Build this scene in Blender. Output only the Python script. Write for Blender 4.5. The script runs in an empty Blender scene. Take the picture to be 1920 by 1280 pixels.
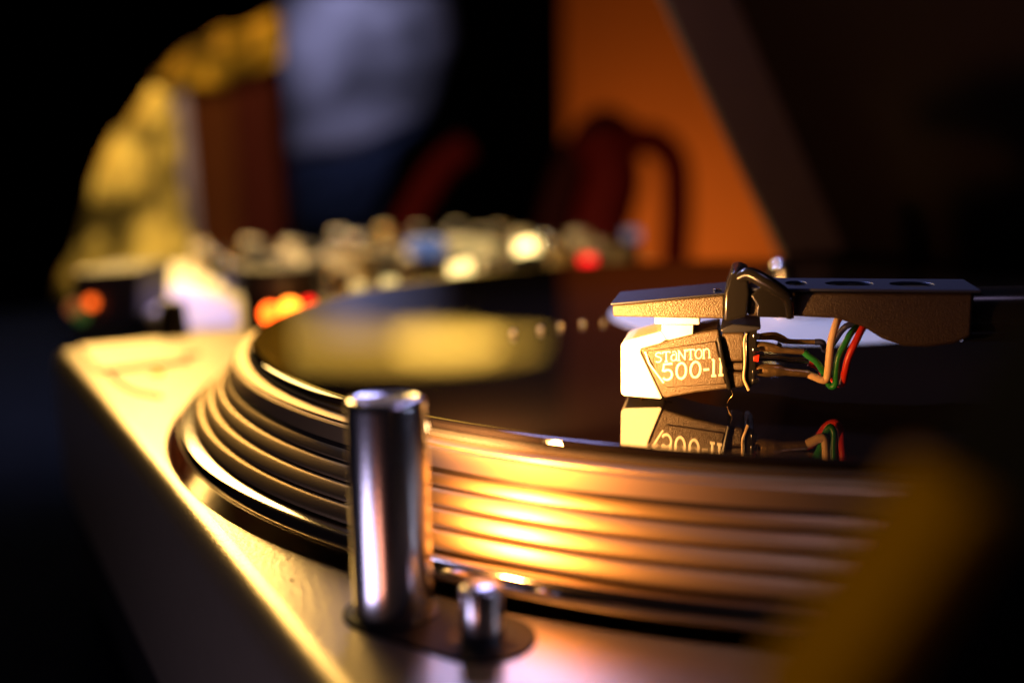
import bpy, bmesh, math, random
from mathutils import Vector, Matrix
random.seed(7)
R = math.radians
MM = 0.001
C = bpy.context.scene.collection
sc = bpy.context.scene

# ------------------------------------------------------------------ camera
CAM = Vector((235.583, -219.12, 71.39)); YAW, PIT, ROL, FPX = R(151.284), R(10.179), R(-1.054), 2023.6
FWD = Vector((math.cos(PIT)*math.cos(YAW), math.cos(PIT)*math.sin(YAW), -math.sin(PIT)))
RT0 = Vector((math.sin(YAW), -math.cos(YAW), 0)); UP0 = RT0.cross(FWD)
RT = RT0*math.cos(ROL) + UP0*math.sin(ROL); UP = -RT0*math.sin(ROL) + UP0*math.cos(ROL)
cd = bpy.data.cameras.new('camera'); cam = bpy.data.objects.new('camera', cd); C.objects.link(cam)
cd.sensor_width = 36; cd.lens = FPX/1920*36; cd.clip_start = 0.005; cd.clip_end = 60
cam.matrix_world = Matrix.Translation(CAM*MM) @ Matrix((RT, UP, -FWD)).transposed().to_4x4()
cd.dof.use_dof = True; cd.dof.focus_distance = 0.207; cd.dof.aperture_fstop = 5.4
sc.camera = cam

def ray(px, py): return FWD + RT*(px-960)/FPX - UP*(py-640)/FPX
def at(px, py, D): return CAM + ray(px, py)*D            # mm, at depth D
def on(px, py, z=0):
    d = ray(px, py); return CAM + d*((z-CAM.z)/d.z)      # mm, on the level z

# ------------------------------------------------------------------ world and exposure
w = bpy.data.worlds.new('World'); sc.world = w; w.use_nodes = True
bg = w.node_tree.nodes['Background']; bg.inputs[0].default_value = (0.75, 0.52, 0.6, 1); bg.inputs[1].default_value = 0.004
sc.view_settings.view_transform = 'Standard'; sc.view_settings.look = 'None'
sc.view_settings.exposure = 0; sc.view_settings.gamma = 1
sc.cycles.max_bounces = 6; sc.cycles.sample_clamp_indirect = 4; sc.cycles.use_denoising = True

# ------------------------------------------------------------------ lamps
def area(name, loc, aim, sx, sy, power, col, spread=180):
    l = bpy.data.lights.new(name, 'AREA'); l.shape = 'ELLIPSE'; l.size = sx*MM; l.size_y = sy*MM
    l.energy = power; l.color = col; l.spread = R(spread)
    o = bpy.data.objects.new(name, l); C.objects.link(o)
    o.location = Vector(loc)*MM
    o.rotation_euler = (Vector(aim)-Vector(loc)).to_track_quat('-Z', 'Y').to_euler()
    return o
# warm room lamp high behind the mixer, seen mirrored in the record and along the deck
area('warm_room_lamp', at(730, -40, 3900), (60, -120, 0), 1150, 44, 0.30, (1.0, 0.54, 0.07))
area('record_sheen_fill', at(830, -36, 3880), (60, -120, 0), 420, 40, 0.18, (1.0, 0.56, 0.08))  # second ellipse added to brighten the middle of the record sheen
area('warm_wall_lamp', at(60, -380, 1100), (-60, -150, 0), 360, 240, 5.8, (1.0, 0.60, 0.17))
# unseen fill lamps added for the lid, chrome reflections and deck
area('cool_lid_fill', (-430, 190, 400), (60, 60, 90), 200, 160, 0.12, (0.46, 0.44, 1.0), 60)  # added cool fill that tints the open lid
area('lilac_stripe_fill', (100, -350, -62), (90, -190, -55), 120, 112, 0.12, (0.72, 0.62, 1.0))  # added for the lilac stripe on the chrome cylinder
area('rust_stripe_fill', (185, -300, -62), (110, -190, -55), 44, 110, 0.035, (1.0, 0.35, 0.22))  # added for the reddish stripe on the chrome cylinder
area('cool_deck_fill', (190, -60, 330), (150, -150, 0), 60, 60, 0.008, (0.72, 0.55, 1.0), 60)  # added fill for the mauve tone on the deck
# small warm bulb in the pop-up target light
def spot(name, loc, aim, power, col, ang, blend, rad):
    l = bpy.data.lights.new(name, 'SPOT'); l.energy = power; l.color = col; l.spot_size = R(ang); l.spot_blend = blend
    l.shadow_soft_size = rad*MM
    o = bpy.data.objects.new(name, l); C.objects.link(o); o.location = Vector(loc)*MM
    o.rotation_euler = (Vector(aim)-Vector(loc)).to_track_quat('-Z', 'Y').to_euler()
PIL = on(739, 1147); SWI = on(905, 1197)
tow = Vector((70, -99, 30)) - Vector((PIL.x, PIL.y, 30)); tow.normalize()
spot('target_light_bulb', (PIL.x+tow.x*8.5, PIL.y+tow.y*8.5, 30), (42, -108, 46), 3.1, (1.0, 0.46, 0.12), 104, 1.0, 2.2)
spot('target_light_glow', (PIL.x+tow.x*8.5+1, PIL.y+tow.y*8.5, 28), (84, -120, 8), 0.33, (1.0, 0.38, 0.08), 140, 1.0, 2.2)
spot('cool_label_fill', (-200, -150, 330), (42, -10, 26), 6.0, (0.50, 0.56, 1.0), 42, 0.9, 22)  # added cool spot that brightens the record label and headshell
spot('cool_stripe_fill', (290, 30, 95), (142, -108, 0), 0.25, (0.55, 0.62, 1.0), 34, 0.8, 8)  # added cool spot for the blue stripe on the chrome cylinder
# fill spots added to brighten the wall and things far behind
spot('orange_wall_fill', at(1350, 640, 3300), at(1330, 250, 4200), 23, (1.0, 0.55, 0.2), 120, 1, 60)
spot('background_fill', at(200, -700, 560), at(380, 400, 850), 17, (1.0, 0.80, 0.5), 110, 0.8, 60)
spot('cool_background_fill', at(690, -900, 2600), at(670, 90, 3400), 60, (0.60, 0.62, 1.0), 26, 1, 60)

# ------------------------------------------------------------------ materials
def mat(name, col, rough=0.5, metal=0.0, spec=0.5, bump=0, bscale=400, var=0, emit=None, es=0, coat=0, ior=None):
    m = bpy.data.materials.new(name); m.use_nodes = True
    nt = m.node_tree; b = nt.nodes['Principled BSDF']
    b.inputs['Base Color'].default_value = (*col, 1); b.inputs['Roughness'].default_value = rough
    b.inputs['Metallic'].default_value = metal; b.inputs['Specular IOR Level'].default_value = spec
    b.inputs['Coat Weight'].default_value = coat
    if ior: b.inputs['IOR'].default_value = ior
    tc = nt.nodes.new('ShaderNodeTexCoord')
    if var:
        n = nt.nodes.new('ShaderNodeTexNoise'); n.inputs['Scale'].default_value = bscale*0.23; n.inputs['Detail'].default_value = 5
        nt.links.new(tc.outputs['Object'], n.inputs['Vector'])
        mx = nt.nodes.new('ShaderNodeMix'); mx.data_type = 'RGBA'
        mx.inputs[6].default_value = (*[c*(1-var) for c in col], 1); mx.inputs[7].default_value = (*[min(1, c*(1+var)) for c in col], 1)
        if var > .7:
            n.inputs['Detail'].default_value = 2; mr = nt.nodes.new('ShaderNodeMapRange'); mr.inputs[1].default_value = .36; mr.inputs[2].default_value = .64
            nt.links.new(n.outputs['Fac'], mr.inputs[0]); nt.links.new(mr.outputs[0], mx.inputs[0])
        else: nt.links.new(n.outputs['Fac'], mx.inputs[0])
        nt.links.new(mx.outputs[2], b.inputs['Base Color'])
    if bump:
        n = nt.nodes.new('ShaderNodeTexNoise'); n.inputs['Scale'].default_value = bscale; n.inputs['Detail'].default_value = 3
        nt.links.new(tc.outputs['Object'], n.inputs['Vector'])
        bp = nt.nodes.new('ShaderNodeBump'); bp.inputs['Strength'].default_value = bump; bp.inputs['Distance'].default_value = 0.0004
        nt.links.new(n.outputs['Fac'], bp.inputs['Height']); nt.links.new(bp.outputs[0], b.inputs['Normal'])
    if emit:
        b.inputs['Emission Color'].default_value = (*emit, 1); b.inputs['Emission Strength'].default_value = es
    return m

M = dict(
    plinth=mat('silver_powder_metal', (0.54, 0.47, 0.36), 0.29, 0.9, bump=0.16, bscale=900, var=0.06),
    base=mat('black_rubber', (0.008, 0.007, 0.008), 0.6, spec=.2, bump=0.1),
    alu=mat('turned_aluminium', (0.52, 0.37, 0.20), 0.46, 1.0),  # gold tint puts the amber lamp light into the metal colour
    groove=mat('dark_groove', (0.035, 0.025, 0.02), 0.45, 0.6),
    lip=mat('polished_rim', (0.62, 0.55, 0.52), 0.12, 1.0),
    chrome=mat('chrome', (0.90, 0.88, 0.90), 0.2, 1.0, bump=0.01, bscale=300),
    gloss=mat('black_gloss_plastic', (0.01, 0.009, 0.009), 0.2, bump=0.02),
    felt=mat('slipmat_felt', (0.03, 0.025, 0.025), 0.95, bump=0.4, bscale=1500),
    label=mat('record_label_paper', (0.82, 0.82, 0.9), 0.5, var=0.08),
    black=mat('black_plastic', (0.02, 0.018, 0.018), 0.45, bump=0.15),
    shell=mat('cast_black_metal', (0.075, 0.055, 0.035), 0.36, 0.25, bump=0.5, bscale=4200, var=0.25),
    shellshade=mat('shaded_cast_metal', (0.045, 0.03, 0.02), 0.42, 0.2, bump=0.5, bscale=4200, var=0.25),  # darker copy of the cast metal, light fall-off towards the rear painted in
    shellrear=mat('satin_black_metal_bluelit', (0.09, 0.11, 0.20), 0.36, 0.7, bump=0.05, bscale=900),  # satin black metal with the cool rim light put into its colour
    shelltop=mat('satin_black_metal', (0.035, 0.036, 0.05), 0.36, 0.4, bump=0.05, bscale=900),
    body=mat('textured_black_plastic', (0.075, 0.052, 0.032), 0.33, 0.1, bump=0.5, bscale=4500, var=0.3),
    white=mat('white_plastic', (0.82, 0.78, 0.7), 0.35, bump=0.03),
    print_=mat('pale_embossed_lettering', (0.92, 0.86, 0.74), 0.35, 0),
    brass=mat('tarnished_brass', (0.55, 0.38, 0.20), 0.3, 0.9, bump=0.35, bscale=1200, var=0.3),
    steel=mat('bright_steel', (0.7, 0.7, 0.75), 0.15, 1.0),
    wcream=mat('cream_insulation', (0.80, 0.58, 0.36), 0.4, bump=0.03),
    wgreen=mat('green_insulation', (0.02, 0.22, 0.05), 0.35),
    wred=mat('red_insulation', (0.62, 0.03, 0.015), 0.35),
    wblue=mat('dark_blue_insulation', (0.02, 0.025, 0.10), 0.35),
    speck=mat('glint_metal', (0.9, 0.75, 0.45), 0.3, 1.0),
)
def vinyl():
    m = mat('black_vinyl', (0.008, 0.006, 0.006), 0.02, ior=1.42)
    nt = m.node_tree; b = nt.nodes['Principled BSDF']
    tc = nt.nodes.new('ShaderNodeTexCoord'); sp = nt.nodes.new('ShaderNodeSeparateXYZ'); nt.links.new(tc.outputs['Object'], sp.inputs[0])
    cb = nt.nodes.new('ShaderNodeCombineXYZ'); nt.links.new(sp.outputs[0], cb.inputs[0]); nt.links.new(sp.outputs[1], cb.inputs[1])
    ln = nt.nodes.new('ShaderNodeVectorMath'); ln.operation = 'LENGTH'; nt.links.new(cb.outputs[0], ln.inputs[0])
    n = nt.nodes.new('ShaderNodeTexNoise'); n.noise_dimensions = '1D'; n.inputs['Scale'].default_value = 900; n.inputs['Detail'].default_value = 2
    nt.links.new(ln.outputs['Value'], n.inputs['W'])
    bp = nt.nodes.new('ShaderNodeBump'); bp.inputs['Strength'].default_value = 0.001; bp.inputs['Distance'].default_value = 0.0003
    nt.links.new(n.outputs['Fac'], bp.inputs['Height']); nt.links.new(bp.outputs[0], b.inputs['Normal'])
    n2 = nt.nodes.new('ShaderNodeTexNoise'); n2.noise_dimensions = '1D'; n2.inputs['Scale'].default_value = 260
    nt.links.new(ln.outputs['Value'], n2.inputs['W'])
    mr = nt.nodes.new('ShaderNodeMapRange'); mr.inputs[1].default_value = 0.3; mr.inputs[2].default_value = 0.7
    mr.inputs[3].default_value = 0.004; mr.inputs[4].default_value = 0.022
    nt.links.new(n2.outputs['Fac'], mr.inputs[0]); nt.links.new(mr.outputs[0], b.inputs['Roughness'])
    return m
M['vinyl'] = vinyl()

# ------------------------------------------------------------------ builders
def thing(name, label, cat, loc=(0, 0, 0), group=None):
    o = bpy.data.objects.new(name, None); C.objects.link(o); o.location = Vector(loc)*MM
    o.empty_display_size = 0.01; o['label'] = label; o['category'] = cat
    if group: o['group'] = group
    return o
def tag(o, label, cat, group=None):
    o['label'] = label; o['category'] = cat
    if group: o['group'] = group
    return o
def link(name, bm, m, parent=None, smooth=True, frame=None, bev=0, seg=3, ang=35):
    """bm in mm, in world or (with frame) local coordinates; linked as one mesh object"""
    if frame: bm.transform(frame)
    bm.transform(Matrix.Scale(MM, 4))
    me = bpy.data.meshes.new(name); bmesh.ops.recalc_face_normals(bm, faces=bm.faces); 
    co = Vector((0, 0, 0))
    if parent is None:
        for v in bm.verts: co += v.co
        co /= max(1, len(bm.verts))
        zmin = min(v.co.z for v in bm.verts); co.z = zmin
        bm.transform(Matrix.Translation(-co))
    else:
        ws = parent_world(parent)
        bm.transform(Matrix.Translation(-ws))
    bm.to_mesh(me); bm.free(); me.materials.append(m)
    if smooth:
        for p in me.polygons: p.use_smooth = True
        me.set_sharp_from_angle(angle=R(ang))
    o = bpy.data.objects.new(name, me); C.objects.link(o)
    if parent is None: o.location = co
    else: o.parent = parent
    if bev:
        b = o.modifiers.new('bevel', 'BEVEL'); b.width = bev*MM; b.segments = seg; b.limit_method = 'ANGLE'; b.angle_limit = R(30); b.harden_normals = False
    return o
def parent_world(p):
    v = Vector((0, 0, 0))
    while p is not None: v += p.location; p = p.parent
    return v
def box(bm, x0, x1, y0, y1, z0, z1):
    r = bmesh.ops.create_cube(bm, size=1)
    bmesh.ops.scale(bm, vec=(x1-x0, y1-y0, z1-z0), verts=r['verts'])
    bmesh.ops.translate(bm, vec=((x0+x1)/2, (y0+y1)/2, (z0+z1)/2), verts=r['verts']); return r['verts']
def boxbm(*a): bm = bmesh.new(); box(bm, *a); return bm
def lathe(prof, cx=0, cy=0, n=256, closed=True):
    bm = bmesh.new(); rings = []
    for k in range(n):
        a = 2*math.pi*k/n; rings.append([bm.verts.new((cx+r*math.cos(a), cy+r*math.sin(a), z)) for r, z in prof])
    L = len(prof)
    for k in range(n):
        A, B = rings[k], rings[(k+1) % n]
        for i in range(L if closed else L-1):
            j = (i+1) % L
            bm.faces.new((A[i], B[i], B[j], A[j]))
    bmesh.ops.remove_doubles(bm, verts=bm.verts, dist=1e-5)
    return bm
def prism(pts, y0, y1):
    """outline in (x, z), extruded from y0 to y1"""
    bm = bmesh.new()
    A = [bm.verts.new((x, y0, z)) for x, z in pts]; B = [bm.verts.new((x, y1, z)) for x, z in pts]
    bm.faces.new(A); bm.faces.new(B[::-1])
    for i in range(len(pts)): j = (i+1) % len(pts); bm.faces.new((A[i], A[j], B[j], B[i]))
    return bm
def smoothpath(P, n=8):
    P = [Vector(p) for p in P]; out = []
    Q = [P[0]*2-P[1]]+P+[P[-1]*2-P[-2]]
    for i in range(1, len(Q)-2):
        for k in range(n):
            t = k/n; a, b, c, d = Q[i-1], Q[i], Q[i+1], Q[i+2]
            out.append(0.5*((2*b)+(c-a)*t+(2*a-5*b+4*c-d)*t*t+(3*b-a-3*c+d)*t**3))
    out.append(P[-1]); return out
def tube(bm, P, r, n=12, squash=None):
    P = [Vector(p) for p in P]; rr = r if isinstance(r, (list, tuple)) else [r]*len(P)
    T = [(P[min(i+1, len(P)-1)]-P[max(i-1, 0)]).normalized() for i in range(len(P))]
    u = T[0].orthogonal().normalized(); rings = []
    for i, p in enumerate(P):
        u = (u-T[i]*u.dot(T[i])).normalized(); v = T[i].cross(u); ring = []
        for k in range(n):
            a = 2*math.pi*k/n; d = (u*math.cos(a)+v*math.sin(a))*rr[i]
            if squash: d = Vector((d.x*squash[0], d.y*squash[1], d.z*squash[2]))
            ring.append(bm.verts.new(p+d))
        rings.append(ring)
    for A, B in zip(rings, rings[1:]):
        for k in range(n): bm.faces.new((A[k], A[(k+1) % n], B[(k+1) % n], B[k]))
    bm.faces.new(rings[0][::-1]); bm.faces.new(rings[-1]); return bm
def tubebm(P, r, n=12, squash=None): return tube(bmesh.new(), P, r, n, squash)
def cyl(bm, cx, cy, z0, z1, r, n=32, top=None):
    t = r if top is None else top
    v = bmesh.ops.create_cone(bm, cap_ends=True, segments=n, radius1=r, radius2=t, depth=z1-z0)['verts']
    bmesh.ops.translate(bm, vec=(cx, cy, (z0+z1)/2), verts=v); return bm
def arc(cx, cz, rx, rz, a0, a1, n=10):
    return [(cx+rx*math.cos(R(a0+(a1-a0)*i/n)), cz+rz*math.sin(R(a0+(a1-a0)*i/n))) for i in range(n+1)]

# ------------------------------------------------------------------ turntable
ZR = 22.0                                   # top of the record
tt = thing('turntable', 'silver turntable with a stepped metal platter and a chrome pop-up light', 'turntable', (0, 0, -100))
bm = boxbm(-200, 253, -179.2, 176, -58, 0)
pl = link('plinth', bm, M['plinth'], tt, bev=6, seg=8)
cut = lathe([(0, -14), (172.6, -14), (172.6, -1.0), (173.6, 0), (175, 1.5), (0, 1.5)], n=360)
me = bpy.data.meshes.new('cut'); cut.transform(Matrix.Scale(MM, 4)); cut.transform(Matrix.Translation((0, 0, .1)))
bmesh.ops.recalc_face_normals(cut, faces=cut.faces); cut.to_mesh(me); cut.free()
co = bpy.data.objects.new('cut', me); C.objects.link(co); co.location = (0, 0, -.1)
b = pl.modifiers.new('well', 'BOOLEAN'); b.operation = 'DIFFERENCE'; b.object = co; b.solver = 'EXACT'
bpy.context.view_layer.update()
dg = bpy.context.evaluated_depsgraph_get(); nm = bpy.data.meshes.new_from_object(pl.evaluated_get(dg))
pl.modifiers.clear(); pl.data = nm; bpy.data.objects.remove(co)
for p in nm.polygons: p.use_smooth = True
nm.set_sharp_from_angle(angle=R(30))
if not nm.materials: nm.materials.append(M['plinth'])
link('base', boxbm(-197, 250, -175, 172, -92, -58.2), M['base'], tt, bev=4)
for sx in (-165, 215):
    for sy in (-145, 145): link('foot', cyl(bmesh.new(), sx, sy, -100, -92.2, 26), M['base'], tt, bev=1)

plat = link('platter', lathe([(10, 2), (166, 2), (166, 4.2), (154.2, 18.6), (10, 18.6)], n=360), M['groove'], tt)
lipp = [(164, 1.2), (169.0, 0.6)]+[(168.9+1.6*math.cos(R(a)), 2.6+1.9*math.sin(R(a))) for a in range(-80, 91, 17)]+[(166.3, 4.7), (164, 4.7)]
link('rim_lip', lathe(lipp, n=360), M['lip'], plat)
# four rows of dots blur into four rounded ridges while the platter spins
RZ = [((166.7, 5.1), (164.5, 7.5)), ((164.1, 7.9), (161.8, 10.1)), ((161.4, 10.45), (159.1, 12.65)), ((158.7, 12.95), (157.0, 14.8))]
for (r0, z0), (r1, z1) in RZ:
    pr = [(r0-3, z0)]; nx, nz = (z1-z0), (r0-r1); L = math.hypot(nx, nz); nx /= L; nz /= L
    for i in range(11):
        t = i/10; h = 0.42*math.sin(math.pi*t)**0.3 if 0 < t < 1 else 0
        pr.append((r0+(r1-r0)*t+nx*h, z0+(z1-z0)*t+nz*h))
    pr.append((r1-3, z1))
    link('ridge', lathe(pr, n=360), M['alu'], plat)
link('top_band', lathe([(150, 15.2), (156.3, 15.2), (156.7, 15.6), (156.3, 18.6), (155.9, 18.9), (155.2, 18.9), (155.0, 19.3), (154.6, 19.5), (150, 19.5)], n=360), M['alu'], plat)

# lamp plate, pop-up light, switch
def stadium(p, q, r, z0, z1):
    d = (q-p); a = math.atan2(d.y, d.x); pts = []
    for k in range(25): t = a+math.pi/2+math.pi*k/24; pts.append((p.x+r*math.cos(t), p.y+r*math.sin(t)))
    for k in range(25): t = a-math.pi/2+math.pi*k/24; pts.append((q.x+r*math.cos(t), q.y+r*math.sin(t)))
    bm = bmesh.new(); A = [bm.verts.new((x, y, z0)) for x, y in pts]; B = [bm.verts.new((x, y, z1)) for x, y in pts]
    bm.faces.new(A[::-1]); bm.faces.new(B)
    for i in range(len(pts)): j = (i+1) % len(pts); bm.faces.new((A[i], A[j], B[j], B[i]))
    return bm
link('lamp_plate', stadium(PIL, SWI, 8.0, -1, 0.45), M['base'], tt, bev=0.3)
r, h = 6.2, 34.6
tl = link('target_light', lathe([(0, 0.2), (r+.02, 0.2), (r, h-1.1), (r-.12, h-.6), (r-.45, h-.18), (r-.95, h), (r-1.2, h), (r-1.35, h-.12), (0, h-.12)], PIL.x, PIL.y, 96), M['chrome'], tt, ang=60)
tl['label'] = 'tall chrome cylinder lighting the stylus'
link('collar_ring', lathe([(6.4, .3), (7.1, .3), (7.1, .75), (6.4, .75)], PIL.x, PIL.y, 64), M['black'], tl)
bm = bmesh.new(); P0 = Vector((PIL.x, PIL.y, 29))
tube(bm, [P0+tow*5.6, P0+tow*6.5], 2.0, 20)
link('bulb_lens', bm, mat('glowing_bulb', (1, .8, .5), .3, emit=(1, .6, .25), es=25), tl)
r, h = 3.2, 8.4
link('lamp_switch', lathe([(0, -.5), (r, -.5), (r, h-.6), (r-.2, h-.2), (r-.6, h), (0, h)], SWI.x, SWI.y, 64), M['chrome'], tt, ang=60)
link('switch_well', lathe([(3.3, .4), (5.4, .4), (5.4, .62), (5.1, .62), (4.9, .5), (3.3, .5)], SWI.x, SWI.y, 64), M['base'], tt)

# strobe housing with its red light at the far front corner
sh = lathe([(0, 0), (14, 0), (14, 26.5), (13, 28), (0, 28)], -163, -100, 64)
sh = link('strobe_housing', sh, M['black'], tt)
p0, p1 = at(508, 588, 380), at(588, 568, 384)
for i, t in enumerate((0, .45, .9)):
    q = p0.lerp(p1, t); bm = bmesh.new(); rad = (3.8, 3.8, 2.6)[i]
    v = bmesh.ops.create_uvsphere(bm, u_segments=16, v_segments=10, radius=rad)['verts']; bmesh.ops.translate(bm, vec=q, verts=v)
    link('strobe_light', bm, mat('red_strobe', (.5, .01, .01), .3, emit=((1, .09, .006), (1, .2, .012), (1, .008, .006))[i], es=(8, 9, 2.5)[i]), sh)
# start button: a square seam and a raised pad
sb = link('start_button', boxbm(-192, -140, -171, -140, -1, 1.4), M['plinth'], tt, bev=1.2)
link('button_seam', tubebm(smoothpath([on(x, y, .1) for x, y in ((372, 664), (300, 676), (235, 680), (198, 672), (204, 694), (222, 716), (254, 735), (302, 745))], 6), .9, 8), M['black'], tt)
bm = bmesh.new(); cyl(bm, -127, -154, 0, 1.6, 2.0, 20); link('speed_light', bm, mat('orange_led', (.6, .1, .02), .4, emit=(1, .25, .03), es=2.5), tt)
# smoked lid, hinged at the back, open and leaning forward over the platter
hy, hx0, hx1, ln = 176, -136, 246, 352; al = math.atan2(1, .62); dy, dz = -math.cos(al), math.sin(al); ny, nz = -dz, dy  # inward (towards platter)
def lidp(x, s, t): return Vector((x, hy+dy*s-abs(ny)*0+ny*t*1.0, 4+dz*s+nz*t))
lidm = mat('smoked_acrylic', (0.005, 0.003, 0.004), 0.5, spec=0.04, bump=0.02, bscale=60, var=.25)
def lidbox(x0, x1, s0, s1, t0, t1):
    bm = bmesh.new(); V = [bm.verts.new(lidp(x, s, t)) for x in (x0, x1) for s in (s0, s1) for t in (t0, t1)]
    for f in ((0, 1, 3, 2), (4, 6, 7, 5), (0, 4, 5, 1), (2, 3, 7, 6), (0, 2, 6, 4), (1, 5, 7, 3)): bm.faces.new([V[i] for i in f])
    return bm
lid = link('lid', lidbox(hx0, hx1, 0, ln, 0, 3), lidm, tt, bev=1)
lid['label'] = 'dark smoked lid standing open over the platter'
lidedge = mat('smoked_acrylic_lit_edge', (0.032, 0.024, 0.05), 0.4, var=.2)  # same acrylic made lighter and mauve, the edge highlight put into the colour
link('side_wall', lidbox(hx0, hx0+3.5, 2, ln-2, 3.2, 36), lidedge, lid, bev=.8)
link('side_wall', lidbox(hx1-3.5, hx1, 2, ln-2, 3.2, 36), lidedge, lid, bev=.8)
link('front_wall', lidbox(hx0+3.7, hx1-3.7, ln-4, ln-.5, 3.2, 36), lidedge, lid, bev=.8)

# ------------------------------------------------------------------ slipmat and record
tag(link('slipmat', lathe([(4, 19.6), (152.2, 19.6), (152.2, 20.4), (4, 20.4)], n=256), M['felt']), 'thin dark felt slipmat under the black record on the platter', 'slipmat')
rec = thing('vinyl_record', 'glossy black vinyl record on the platter under the cartridge', 'record', (0, 0, 20.5))
prof = [(3.6, 20.5), (150.6, 20.5), (151.1, 20.8), (151.3, 21.3), (151.1, 21.9), (150.5, 22.15), (149.4, 22.1), (147.6, 22.0), (52, 22.0), (3.6, 22.0)]
link('disc', lathe(prof, n=360), M['vinyl'], rec)
link('record_label', lathe([(3.6, 22.03), (50, 22.03), (50, 22.12), (3.6, 22.12)], n=128), M['label'], rec)
tag(link('spindle', lathe([(0, 18), (3.4, 18), (3.4, 35), (2.9, 36.8), (1.8, 37.8), (0, 38.2)], n=32), M['steel']), 'short steel spindle in the middle of the record', 'spindle')
for (x, y, s), w_ in zip(((962, 629, .8), (1014, 621, .75), (1051, 615, .7), (1093, 610, .65), (1132, 607, .6)),
        ('brightest added light glint, leftmost of the row of five on the black record', 'second added light glint from the left in the row of five on the record',
         'middle added light glint of the row of five on the record', 'fourth added light glint from the left in the row of five on the record',
         'faintest added light glint, nearest the headshell in the row of five on the record')):
    q = on(x, y, ZR); bm = bmesh.new(); v = bmesh.ops.create_uvsphere(bm, u_segments=12, v_segments=8, radius=s)['verts']
    bmesh.ops.translate(bm, vec=(q.x, q.y, ZR+s*.8), verts=v)
    tag(link('added_glint', bm, M['speck']), w_, 'bead', 'row of added light glints on the record')  # small metal spheres added to stand in for bright spots of light

# ------------------------------------------------------------------ cartridge and headshell: local frame
rh = Vector((RT.x, RT.y, 0)).normalized(); th = R(12)
ax = Vector((rh.x*math.cos(th)+rh.y*math.sin(th), -rh.x*math.sin(th)+rh.y*math.cos(th), 0))   # towards the arm
toc = Vector((CAM.x-70, CAM.y+99, 0))
if ax.dot(toc) < Vector((rh.x*math.cos(th)-rh.y*math.sin(th), rh.x*math.sin(th)+rh.y*math.cos(th), 0)).dot(toc):
    ax = Vector((rh.x*math.cos(th)-rh.y*math.sin(th), rh.x*math.sin(th)+rh.y*math.cos(th), 0))
ay = Vector((0, 0, 1)).cross(ax)
near = on(1200, 755, ZR)
ORG = near + ay*7 if ay.dot(FWD) > 0 else near - ay*7
if ay.dot(FWD) < 0: ay = -ay
FR = Matrix.Translation(ORG) @ Matrix((ax, ay, Vector((0, 0, 1)))).transposed().to_4x4()
K = 30.2
def g(cx, cy): return ((cx-245)/K, (899-cy)/K)          # (along, up) in mm
def G(cx, cy, y): a = g(cx, cy); return Vector((a[0], y, a[1]))
OO = FR @ Vector((0, 0, 0))
hs = thing('headshell', 'black headshell with a tapered nose, holding the cartridge and its coloured wires', 'headshell', OO)
ct = thing('phono_cartridge', 'black cartridge with raised lettering and a glowing white stylus guard', 'cartridge', OO)
def LK(name, bm, m, par, **k): return link(name, bm, m, par, frame=FR, **k)

# headshell
LK('nose', prism([g(90, 383), g(722, 388), g(722, 250), g(86, 318)], -8, 8), M['shell'], hs, bev=.35)
LK('top_plate', prism([g(78, 316), g(735, 246), g(735, 236), g(76, 304)], -8.3, 8.3), M['shelltop'], hs, bev=.12)
LK('clamp_bracket', prism([g(723, 400), g(723, 232), g(760, 120), g(800, 108), g(850, 130), g(862, 240), g(850, 372), g(760, 392)], -9, 8.5), M['gloss'], hs, bev=.5)
LK('rear_shell', prism([g(852, 372), g(852, 238), g(2050, 226), g(2050, 470), g(1960, 512), g(1820, 532), g(1700, 530), g(1590, 492), g(1490, 428), g(1340, 380), g(1110, 370)], -7.4, 7.4), M['shellshade'], hs, bev=.6)
# perforated rear top plate with oval holes
def holed(x0, x1, y0, y1, z0, z1, holes):
    bm = bmesh.new(); outer = [(x0, y0), (x1, y0), (x1, y1), (x0, y1)]; loops = []
    def loop(pts, z):
        V = [bm.verts.new((a, b, z)) for a, b in pts]; return V, [bm.edges.new((V[i], V[(i+1) % len(V)])) for i in range(len(V))]
    for z in (z0, z1):
        E = []; LL = []
        V, e = loop(outer, z); E += e; LL.append(V)
        for (cx, cy, rx, ry) in holes:
            V, e = loop([(cx+rx*math.cos(2*math.pi*k/24), cy+ry*math.sin(2*math.pi*k/24)) for k in range(24)], z); E += e; LL.append(V)
        bmesh.ops.triangle_fill(bm, use_beauty=True, use_dissolve=False, edges=E); loops.append(LL)
    for A, B in zip(*loops):
        for i in range(len(A)): j = (i+1) % len(A); bm.faces.new((A[i], A[j], B[j], B[i]))
    return bm
za, zb = g(0, 226)[1]+.05, g(0, 212)[1]+.1
LK('perforated_plate', holed(g(866, 0)[0], g(2080, 0)[0], -8, 8, za, zb, [(g(1125, 0)[0], 0, 2.0, 3.6), (g(1420, 0)[0], 0, 4.4, 3.8), (g(1760, 0)[0], 0, 4.0, 3.8)]), M['shellrear'], hs, bev=.1)
LK('finger_lift', tubebm(smoothpath([G(800, 150, -8.4), G(860, 128, -8.9), G(940, 165, -9.6), G(1020, 215, -9.9), G(1065, 250, -9.8), G(1080, 300, -9.0), G(1085, 372, -8.2)], 8),
   [1.05+.35*math.sin(i*.09) for i in range(49)], 16), M['gloss'], hs)
LK('lift_web', prism([g(866, 250), g(930, 190), g(1045, 245), g(1120, 300), g(1088, 375), g(900, 372), g(905, 310)], -8.6, -7.6), M['gloss'], hs, bev=.3)
LK('screw', cyl(bmesh.new(), g(683, 0)[0], -5.2, g(0, 244)[1], g(0, 226)[1], .75, 20), M['steel'], hs, bev=.12)
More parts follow.
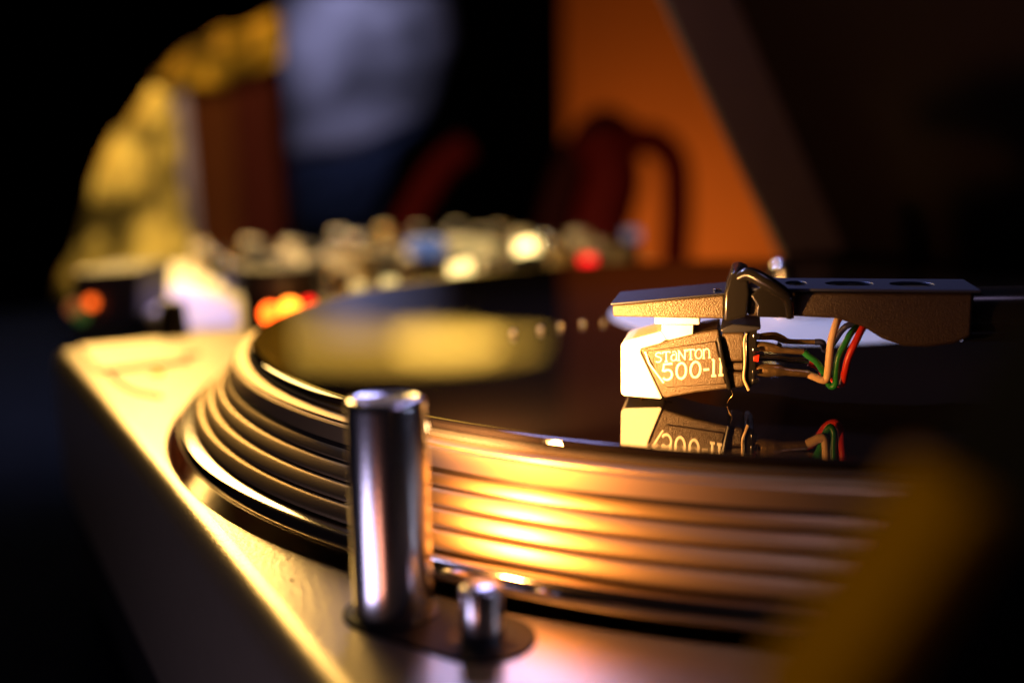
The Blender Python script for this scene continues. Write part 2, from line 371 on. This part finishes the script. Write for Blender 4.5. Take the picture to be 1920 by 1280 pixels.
# white spacer block
LK('spacer_flange', prism([g(326, 432), g(585, 430), g(583, 388), g(326, 388)], -6.6, 6.6), M['white'], hs, bev=.25)
LK('spacer_block', prism([g(366, 516), g(372, 522), g(545, 522), g(548, 434), g(366, 434)], -6.3, 6.3), M['white'], hs, bev=.3)
LK('spacer_screw', cyl(bmesh.new(), g(470, 0)[0], -5, g(0, 540)[1], g(0, 520)[1], .55, 16), M['brass'], hs, bev=.1)

# cartridge
LK('stylus_guard', prism([g(130, 560), g(140, 543), g(158, 534), g(368, 470), g(400, 520), g(360, 545), g(248, 578), g(244, 600), g(375, 872), g(362, 878), g(150, 866), g(130, 850)], -6.4, 6.4), M['white'], ct, bev=.3)
tipb = tubebm([G(236, 872, 0), G(238, 888, 0), G(241, 905, 0)], [.55, .5, .15], 12)
LK('stylus_tip', tipb, M['brass'], ct)
LK('cantilever', tubebm([G(420, 860, 0), G(238, 884, 0)], .3, 10), M['steel'], ct)
LK('body', prism([g(246, 580), g(352, 548), g(420, 520), g(600, 470), g(692, 452), g(700, 500), g(760, 800), g(560, 830), g(388, 868), g(374, 850)], -7, 7), M['body'], ct, bev=.4)
LK('name_panel', prism([g(282, 588), g(676, 520), g(738, 770), g(400, 800), g(372, 768)], -7.45, -7.02), M['body'], ct, bev=.2)
LK('panel_rib', tubebm([G(276, 590, -7.3), G(300, 660, -7.3), G(384, 772, -7.3)], .22, 8), M['print_'], ct)
LK('body_ridge', tubebm(smoothpath([G(692, 500, -7.2), G(705, 560, -7.5), G(722, 640, -7.5), G(760, 800, -7.2)], 5), .45, 10), M['gloss'], ct)
LK('rear_block', prism([g(712, 478), g(838, 470), g(838, 640), g(722, 645)], -6.6, 6.6), M['body'], ct, bev=.5)
LK('rear_block', prism([g(724, 652), g(838, 648), g(838, 694), g(738, 694)], -6.3, 6.3), M['body'], ct, bev=.3)
LK('rear_block', prism([g(742, 702), g(838, 702), g(842, 790), g(765, 802)], -6.6, 6.6), M['body'], ct, bev=.5)
LK('top_cover', prism([g(700, 452), g(770, 420), g(930, 432), g(925, 452), g(842, 468), g(712, 474)], -7.2, 7), M['shelltop'], ct, bev=.3)
LK('pin_plate', prism([g(842, 474), g(908, 452), g(908, 700), g(900, 770), g(870, 800), g(842, 780)], -6.2, 6.2), M['gloss'], ct, bev=.3)
LK('gasket', tubebm(smoothpath([G(850, 476, -6.6), G(836, 520, -6.8), G(842, 640, -6.8), G(838, 730, -6.8), G(852, 770, -6.8), G(868, 806, -6.6)], 6), [.16+.14*(i/30)**2 for i in range(31)], 8), M['wcream'], ct)
for z in (480, 560, 690, 742):
    LK('plate_clip', prism([g(884, z), g(922, z-8), g(926, z+20), g(886, z+26)], -6.9, -6.3), M['steel'], ct, bev=.15)
LK('red_tag', prism([g(890, 610), g(925, 596), g(920, 640), g(890, 634)], -6.9, -6.2), M['wred'], ct, bev=.1)

# raised lettering STANTON / 500-II made of rounded strokes
def letters(name, glyphs, x, pitch, base, size, slope, rad):
    for gl, adv in glyphs:
        bm = bmesh.new()
        for st in gl:
            P = [Vector(((x+px*size*.8), -7.55, 0)) for px, pz in st]
            for v, (px, pz) in zip(P, st): v.z = base+(v.x-x0l)*slope+pz*size; 
            tube(bm, P, rad, 8, squash=(1, .3, 1))
        LK(name, bm, M['print_'], ct)
        x += adv*size*.8+pitch
x0l = g(333, 0)[0]
Sg = [arc(.42, .74, .34, .25, 20, 200, 8)[0:9]+arc(.40, .27, .36, .26, 90, -150, 9)[1:]]
Tg = [[(0, .98), (.9, .98)], [(.45, .98), (.45, 0)], [(0, .98), (0, .82)], [(.9, .98), (.9, .82)], [(.25, 0), (.65, 0)]]
ag = [arc(.38, .33, .32, .31, 60, 345, 12), [(.18, .9), (.5, .98), (.72, .74), (.72, .02), (.88, .02)]]
Ng = [[(.05, 0), (.05, .98)], [(.05, .98), (.8, .02)], [(.8, .02), (.8, .98)], [(-.08, 0), (.2, 0)], [(.65, .98), (.95, .98)], [(-.08, .98), (.08, .98)]]
Og = [arc(.42, .48, .40, .47, 0, 360, 16)]
ng = [[(.08, 0), (.08, .9)], arc(.42, .5, .34, .42, 160, 0, 8)+[(.76, 0)], [(-.05, 0), (.22, 0)], [(.62, 0), (.92, 0)], [(-.05, .9), (.08, .9)]]
gs = (g(0, 572)[1]-g(0, 640)[1])*.86
letters('raised_letter', [(Sg, .92), (Tg, .98), (ag, .95), (Ng, 1.02), (Tg, .98), (Og, .95), (ng, .9)], g(333, 0)[0], .02, g(0, 652)[1], gs, .115, .135)
F5 = [[(.78, .98), (.16, .98), (.10, .56)]+arc(.42, .31, .36, .31, 130, -150, 10)]
Z0 = [arc(.42, .48, .36, .48, 0, 360, 16)]
HY = [[(.0, .42), (.42, .42)]]
I1 = [[(.12, 0), (.12, .98)], [(-.06, 0), (.3, 0)], [(-.04, .98), (.12, .98)]]
letters('raised_digit', [(F5, 1.02), (Z0, 1.02), (Z0, .98), (HY, .62), (I1, .5), (I1, .4)], g(372, 0)[0], .06, g(0, 762)[1], (g(0, 650)[1]-g(0, 755)[1])*.92, .12, .23)

# terminal sleeves and wires
def sleeve(pts, rad, m='brass'): LK('pin_sleeve', tubebm(smoothpath(pts, 4), rad, 16), M[m], ct)
def rr_(a, n): # interpolate radii
    out = []; 
    for i in range(len(a)-1):
        for k in range(n): out.append(a[i]+(a[i+1]-a[i])*k/n)
    return out+[a[-1]]
sleeve([G(880, 552, -5), G(905, 556, -5), G(960, 560, -5), G(1020, 570, -5), G(1060, 578, -5), G(1172, 584, -5)], rr_([.35, .9, .95, .85, .6, .58], 4))
sleeve([G(868, 696, -5), G(900, 697, -5), G(960, 697, -5), G(1030, 697, -5), G(1080, 703, -5), G(1205, 712, -5)], rr_([.5, .95, 1.3, 1.2, .8, .72], 4))
sleeve([G(905, 530, -1), G(940, 522, -1), G(1010, 518, -1), G(1060, 538, -1), G(1100, 548, -1), G(1238, 548, -1)], rr_([.4, .7, .8, .75, .5, .5], 4))
sleeve([G(905, 655, 0), G(960, 652, 0), G(1050, 655, 0), G(1100, 668, 0), G(1210, 676, 0)], rr_([.5, .7, .7, .5, .4], 4), 'steel')
LK('steel_pin', tubebm([G(905, 632, -3), G(1195, 636, -3)], .22, 10), M['steel'], ct)
LK('solder_bead', tubebm([G(1020, 536, -6), G(1045, 548, -6)], [.45, .3], 10), M['steel'], ct)
def wire(pts, rad, m, lab): 
    o = LK('wire', tubebm(smoothpath(pts, 8), rad*1.22, 14), M[m], hs); o['label'] = lab
wire([G(1200, 715, -5), G(1235, 730, -5), G(1275, 746, -5), G(1300, 740, -5), G(1308, 690, -5.2), G(1312, 600, -5.5), G(1318, 520, -5.5), G(1335, 450, -5), G(1362, 400, -3), G(1430, 372, 2), G(1600, 400, 4)], .58, 'wcream', 'cream wire')
wire([G(1172, 586, -5), G(1200, 610, -5), G(1240, 640, -5), G(1275, 690, -4.5), G(1300, 750, -4), G(1330, 790, -4), G(1352, 770, -4.4), G(1352, 700, -4.8), G(1362, 610, -5), G(1400, 530, -4.5), G(1440, 470, -3), G(1530, 430, 2), G(1650, 440, 4)], .5, 'wgreen', 'green wire')
wire([G(1210, 676, 0), G(1260, 700, 0), G(1320, 770, 0), G(1370, 792, -1), G(1396, 770, -3), G(1400, 700, -5), G(1415, 610, -5.6), G(1450, 520, -5.6), G(1495, 440, -4), G(1560, 410, 0), G(1680, 440, 3)], .55, 'wred', 'red wire')
wire([G(1238, 548, -1), G(1280, 552, -1), G(1300, 600, 0), G(1340, 560, 0), G(1390, 480, 0), G(1440, 445, 0), G(1560, 420, 2)], .5, 'wblue', 'dark blue wire')
LK('fluff_hair', tubebm(smoothpath([G(770, 815, -6), G(778, 840, -6.5), G(760, 862, -6.4), G(748, 890, -6)], 6), .05, 6), M['brass'], ct)
# tonearm collar and tube running on right, coloured black for the shade there
LK('collar', tubebm([G(2030, 380, 0), G(2350, 370, 0)], 5.2, 32), M['gloss'], hs)
arm = [Vector((x, y, z)) for x, y, z in ((G(2355, 370, 0).x, 0, G(0, 370, 0).z), (100, 1, 19), (140, 8, 22), (175, 26, 25), (200, 50, 26))]
ta = tag(LK('tonearm', tubebm(smoothpath(arm, 8), 4.4, 24), mat('shade_black_tube', (.004, .004, .004), 1, spec=0), None), 'curved dark tonearm tube running off behind the headshell to the right', 'tonearm')

# ------------------------------------------------------------------ foreground: band added for the dark tube rim, its gold reflection painted on
bandm = mat('painted_gold_sheen', (0.26, 0.135, 0.001), 0.9, spec=0.0, bump=.1, bscale=200, var=.15)
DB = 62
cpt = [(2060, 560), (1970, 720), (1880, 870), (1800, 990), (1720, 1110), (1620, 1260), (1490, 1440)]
bd = thing('tube_rim_band', 'added dark tube rim in the near right foreground, gold reflection painted on', 'band', at(1400, 1440, DB))
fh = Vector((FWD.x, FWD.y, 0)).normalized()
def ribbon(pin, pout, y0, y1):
    bm = bmesh.new(); rows = []
    for a, b in zip(pin, pout):
        rows.append([bm.verts.new(a+fh*y0), bm.verts.new(b+fh*y0), bm.verts.new(b+fh*y1), bm.verts.new(a+fh*y1)])
    for A, B in zip(rows, rows[1:]):
        for i in range(4): j = (i+1) % 4; bm.faces.new((A[i], A[j], B[j], B[i]))
    bm.faces.new(rows[0][::-1]); bm.faces.new(rows[-1]); return bm
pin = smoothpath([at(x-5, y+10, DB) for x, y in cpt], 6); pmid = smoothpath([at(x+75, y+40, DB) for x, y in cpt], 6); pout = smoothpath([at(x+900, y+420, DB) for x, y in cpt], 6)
link('painted_sheen', ribbon(pin[15:], pmid[15:], 0, 12), bandm, bd, bev=1)  # gold colour stands in for the reflection on the tube wall
link('dark_tube_wall', ribbon([p+(q-p)*0.004 for p, q in zip(pmid, pout)], pout, -3, 14), mat('matte_tube_black', (.002, .002, .002), .9, spec=.02), bd, bev=1)  # black slab added to darken the right side

# ------------------------------------------------------------------ background
def panel(name, pts, D, thick, m, parent=None, bev=0, dx=0):
    """outline seen from the camera set up at its own distance, with real thickness"""
    bm = bmesh.new(); A = [bm.verts.new(at(x, y, D)) for x, y in pts]
    B = [bm.verts.new(at(x, y, D)+fh*thick) for x, y in pts]
    bm.faces.new(A); bm.faces.new(B[::-1])
    for i in range(len(pts)): j = (i+1) % len(pts); bm.faces.new((A[i], A[j], B[j], B[i]))
    return link(name, bm, m, parent, smooth=False, bev=bev)
def cloth(name, grid, D, m, amp, parent=None, thick=6, n=10):
    """grid: rows of pixel points, resampled, folded in depth"""
    bm = bmesh.new(); rows = []
    rr = []
    for k in range(len(grid)-1):
        for t in range(n): rr.append([(a[0]+(b[0]-a[0])*t/n, a[1]+(b[1]-a[1])*t/n) for a, b in zip(grid[k], grid[k+1])])
    rr.append(grid[-1])
    for i, row in enumerate(rr):
        line = []
        for k in range(len(row)-1):
            for t in range(n): line.append((row[k][0]+(row[k+1][0]-row[k][0])*t/n, row[k][1]+(row[k+1][1]-row[k][1])*t/n))
        line.append(row[-1])
        rows.append([bm.verts.new(at(x, y, D+amp*(math.sin(j*.9+i*.23)+.6*math.sin(j*2.1-i*.31)+.5*math.sin(i*.8+j*.4)))) for j, (x, y) in enumerate(line)])
    for A, B in zip(rows, rows[1:]):
        for j in range(len(A)-1): bm.faces.new((A[j], A[j+1], B[j+1], B[j]))
    o = link(name, bm, m, parent); s = o.modifiers.new('thickness', 'SOLIDIFY'); s.thickness = thick*MM; return o

# room: table, dark wall, orange wall
table = link('table', boxbm(-1090, 600, -420, 470, -130, -100.3), mat('dark_navy_table', (0.002, 0.003, 0.012), 0.95, spec=0, bump=.1, var=.4), bev=3)
tag(table, 'dark navy table top carrying the turntable and the mixer', 'table')
def wallseg(name, xa, xb, D, m, ya=-1500, yb=900):
    p, q = at(xa, 640, D), at(xb, 640, D); z0, z1 = -900, 2600; n = fh*40
    bm = bmesh.new(); V = []
    for P in (p, q, q+n, p+n): V.append((bm.verts.new((P.x, P.y, z0)), bm.verts.new((P.x, P.y, z1))))
    for i in range(4): j = (i+1) % 4; bm.faces.new((V[i][0], V[j][0], V[j][1], V[i][1]))
    bm.faces.new([v[0] for v in V][::-1]); bm.faces.new([v[1] for v in V])
    o = link(name, bm, m, smooth=False); o['kind'] = 'structure'; return o
wallseg('orange_wall', 1062, 2600, 4200, mat('orange_paint', (0.62, 0.16, 0.012), 0.8, bump=.2, bscale=20, var=.1))
wallseg('dark_wall', -2400, 1400, 4300, mat('dark_room_black', (0.004, 0.004, 0.005), 0.9, spec=0, var=.2))  # wall coloured black to give the darkness of the room
fl = link('floor', boxbm(-7000, 3000, -5000, 7500, -940, -902), mat('dark_floor', (0.008, 0.007, 0.006), 0.95, spec=0, var=.3)); fl['kind'] = 'structure'

# pale lavender hanging
lavm = mat('lavender_cloth', (0.40, 0.38, 0.45), 0.8, bscale=14, var=.72)
navm = mat('navy_cloth', (0.02, 0.035, 0.09), 0.8, bscale=22, var=.3)
hb = thing('hanging_cloth', 'blurred pale lavender cloth hanging behind the mixer, navy towards its hem', 'cloth', at(680, 430, 3400))
cloth('pale_field', [[(530, -15), (680, -15), (845, -15)], [(528, 80), (680, 80), (850, 80)], [(528, 300), (660, 285), (800, 215)]], 3400, lavm, 5, hb)
cloth('navy_hem', [[(528, 302), (660, 287), (800, 217)], [(530, 360), (650, 350), (740, 300)], [(536, 430), (620, 430), (690, 430)]], 3400, navm, 5, hb)
# black speaker beside it
sp = thing('black_cabinet', 'tall black cabinet between the lavender cloth and the orange wall', 'cabinet', at(950, 440, 3500))
panel('case', [(852, -20), (1055, -20), (1058, 300), (1090, 440), (1090, 825), (700, 825), (700, 440), (805, 218), (856, 90)], 3500, 300, mat('black_cabinet_paint', (0.004, 0.004, 0.005), 0.8, spec=.03), sp)
# brown cabinet
bc = thing('brown_cabinet', 'dim reddish brown wooden cabinet left of the lavender cloth', 'cabinet', at(420, 420, 1180))
brm = mat('reddish_brown_wood', (0.045, 0.011, 0.002), 0.8, spec=.04, bscale=30, var=.4)
panel('door_panel', [(352, 150), (432, 145), (458, 568), (384, 568)], 1180, 60, brm, bc)
panel('door_panel', [(436, 145), (512, 130), (540, 568), (462, 568)], 1180, 60, mat('dark_red_wood', (0.03, 0.004, 0.002), 0.8, spec=.04, bscale=30, var=.4), bc)
panel('pale_post', [(322, 170), (348, 165), (384, 566), (364, 566)], 1175, 40, mat('mauve_post', (0.17, 0.12, 0.16), .6, var=.2), bc)
# left: yellow sheet added for streaks of reflected light; above: gold swag
yel = mat('mustard_streaks', (0.42, 0.28, 0.05), 0.8, spec=.05, bscale=75, var=.9)
streaks_l = cloth('yellow_streak_sheet', [[(292, 168), (305, 172), (318, 180)], [(222, 260), (270, 265), (330, 270)], [(170, 370), (250, 380), (345, 390)], [(140, 480), (240, 490), (370, 500)], [(110, 560), (240, 560), (380, 560)]], 1000, yel, 3)
tag(streaks_l, 'added mustard yellow sheet for the reflected light streaks at the far left', 'cloth')
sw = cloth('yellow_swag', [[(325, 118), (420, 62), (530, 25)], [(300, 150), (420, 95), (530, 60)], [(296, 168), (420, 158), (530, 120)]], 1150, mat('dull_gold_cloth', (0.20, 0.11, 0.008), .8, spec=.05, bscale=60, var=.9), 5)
tag(sw, 'dim gold cloth swag arching above the brown cabinet', 'cloth')
# dark red bentwood chair
chm = mat('dark_red_bentwood', (0.11, 0.005, 0.003), 0.6, spec=.05, var=.2, bscale=30)
chs = thing('bentwood_chair', 'blurred dark red bentwood chair before the orange wall', 'chair', at(1190, 480, 1550))
def T(name, pts, D, rad, par, m=chm): link(name, tubebm(smoothpath([at(x, y, D) for x, y in pts], 6), rad, 16), m, par)
T('back_hoop', [(1085, 1440), (1090, 900), (1100, 480), (1115, 380), (1160, 290), (1215, 262), (1262, 300), (1270, 390), (1266, 520), (1280, 900), (1300, 1440)], 1550, 22, chs)
T('back_splat', [(1120, 250), (1150, 330), (1130, 420), (1125, 520), (1135, 1000)], 1560, 42, chs)
T('arm_rest', [(1020, 1000), (1030, 560), (1040, 420), (1080, 300), (1130, 235), (1190, 270)], 1570, 26, chs, mat('very_dark_wood', (.03, .003, .002), .6, spec=.05))
ch2 = thing('chair_arm', 'dark red curved chair arm in front of the black cabinet', 'chair', at(745, 1380, 1650))
T('arm_rest', [(752, 440), (790, 370), (830, 310), (878, 275)], 1650, 23, ch2)
T('upright', [(752, 440), (742, 520), (742, 900), (750, 1380)], 1650, 20, ch2)

# mixer
MZ = -6.0
mx = thing('mixer', 'cream faced mixer crowded with knobs beyond the turntable', 'mixer', (-380, 40, -100))
face = mat('cream_faceplate', (0.72, 0.58, 0.34), 0.5, .1, bump=.1, bscale=200, var=.2)
link('case', boxbm(-560, -212, -128, 215, -98, MZ-3), M['black'], mx, bev=4)
link('faceplate', boxbm(-556, -216, -124, 211, MZ-2.8, MZ), face, mx, bev=1.5)
lav = mat('lavender_reflection_glow', (0.35, 0.28, 0.8), 0.35, .0, emit=(.52, .42, 1), es=.75)  # glow stands in for cool light reflected off the mixer
def quad(name, pts, z, h, m, par, bev=.8):
    P = [on(x, y, z) for x, y in pts]; bm = bmesh.new()
    A = [bm.verts.new((p.x, p.y, z)) for p in P]; B = [bm.verts.new((p.x, p.y, z+h)) for p in P]
    bm.faces.new(A); bm.faces.new(B[::-1])
    for i in range(len(P)): j = (i+1) % len(P); bm.faces.new((A[i], A[j], B[j], B[i]))
    return link(name, bm, m, par, bev=bev)
quad('lavender_glow_patch', [(335, 618), (445, 612), (440, 575), (345, 540), (318, 542)], MZ, 1.5, lav, mx)
quad('pale_glow_patch', [(250, 585), (300, 585), (312, 540), (262, 542)], MZ, 1.5, mat('pale_lilac_glow', (.5, .4, .6), .4, emit=(.8, .6, .95), es=.7), mx)  # second glowing patch, again reflected cool light put into the material
kcols = [M['black'], M['steel'], mat('cream_cap', (.62, .50, .32), .35, .2, var=.2), mat('gold_cap', (.7, .5, .2), .25, .9), M['black']]
def knob(x, y, rad, hgt, m, mc):
    k = link('knob', cyl(bmesh.new(), x, y, MZ, MZ+hgt, rad, 20, rad*.86), m, mx, bev=.6)
    link('knob_cap', cyl(bmesh.new(), x, y, MZ+hgt+.05, MZ+hgt+1.6, rad*.72, 20), mc, k, bev=.3)
rows = [(-245, 6), (-280, 7), (-318, 8), (-356, 8), (-396, 9), (-440, 9), (-486, 9), (-530, 9)]
for i, (x, n) in enumerate(rows):
    for j in range(n):
        y = -70+j*34+random.uniform(-4, 4)+i*3
        if y > 205 or (i == 0 and y > -20 and y < 10): continue
        knob(x+random.uniform(-4, 4), y, random.uniform(5.5, 8.5), random.uniform(11, 20), random.choice(kcols), random.choice(kcols[1:4]))
q = on(325, 610, 0); knob(q.x, q.y, 6.5, 15, M['black'], M['black'])
q = on(800, 520, 0); k = link('fader_knob', boxbm(q.x-8, q.x+8, q.y-6, q.y+6, MZ, 12), M['black'], mx, bev=1.5)
link('fader_cap', boxbm(q.x-9, q.x+9, q.y-9, q.y+9, 12.2, 22), mat('blue_cap', (.12, .22, .62), .35, emit=(.12, .25, .7), es=.35), k, bev=3)
# lit buttons
def lit(x, y, D, rad, col, es, lab, name='lit_button'):
    q = at(x, y, D); bm = bmesh.new(); cyl(bm, q.x, q.y, q.z-3, q.z+3, rad, 20)
    link('button_stem', cyl(bmesh.new(), q.x, q.y, MZ, max(MZ+1, q.z-3.2), rad*.8, 12), M['black'], mx)
    o = link(name, bm, mat(name+'_glow', tuple(c*.5 for c in col), .4, emit=col, es=es), mx); o['label'] = lab
CR = (1.0, .74, .27)
lit(975, 464, 560, 2.6, CR, 4.5, 'cream lit button'); lit(990, 460, 565, 2.4, CR, 6.0, 'cream lit button'); lit(1003, 461, 575, 2.6, CR, 2.4, 'cream lit button')
lit(982, 447, 590, 2.4, CR, .35, 'dim lit button'); lit(855, 507, 470, 3.4, CR, 2.6, 'cream lit button'); lit(872, 500, 480, 3.2, CR, 2.6, 'cream lit button')
lit(730, 535, 440, 3.4, CR, 1.2, 'cream lit button'); lit(672, 545, 430, 3, CR, .8, 'cream lit button')
lit(1102, 491, 545, 3.8, (1, .008, .012), 2.4, 'red lit button'); lit(1185, 440, 640, 5, (.3, .35, .6), .25, 'faint blue button')
q = at(885, 468, 600); bm = bmesh.new(); tube(bm, [at(845, 458, 600), at(925, 466, 590)], 5, 16); link('lit_meter', bm, mat('lit_meter_glow', (.5, .4, .2), .4, emit=CR, es=.45), mx)
# small dark unit with an orange light at the far left
un_ = thing('small_effects_unit', 'small dark box with an orange light left of the mixer', 'audio unit', on(190, 600, -20))
q = on(190, 590, -4)
panel('case', [(132, 512), (262, 505), (256, 610), (140, 625)], 520, 50, M['black'], un_, bev=2)
for x, y, s, col, es in ((171, 567, 2.8, (1, .12, .01), 2.5), (140, 578, 4, (.7, .2, .05), .35), (152, 592, 3.4, (.2, .5, .1), .15)):
    p = at(x, y, 516); bm = bmesh.new(); v = bmesh.ops.create_uvsphere(bm, u_segments=14, v_segments=8, radius=s)['verts']; bmesh.ops.translate(bm, vec=p, verts=v)
    link('indicator_light', bm, mat('indicator', tuple(c*.4 for c in col), .4, emit=col, es=es), un_)
q = on(548, 1088); bm = bmesh.new(); cyl(bm, q.x, q.y, .01, .12, .38, 10)
tag(link('dust_speck', bm, M['base']), 'tiny dark speck on the silver deck left of the chrome cylinder', 'speck')
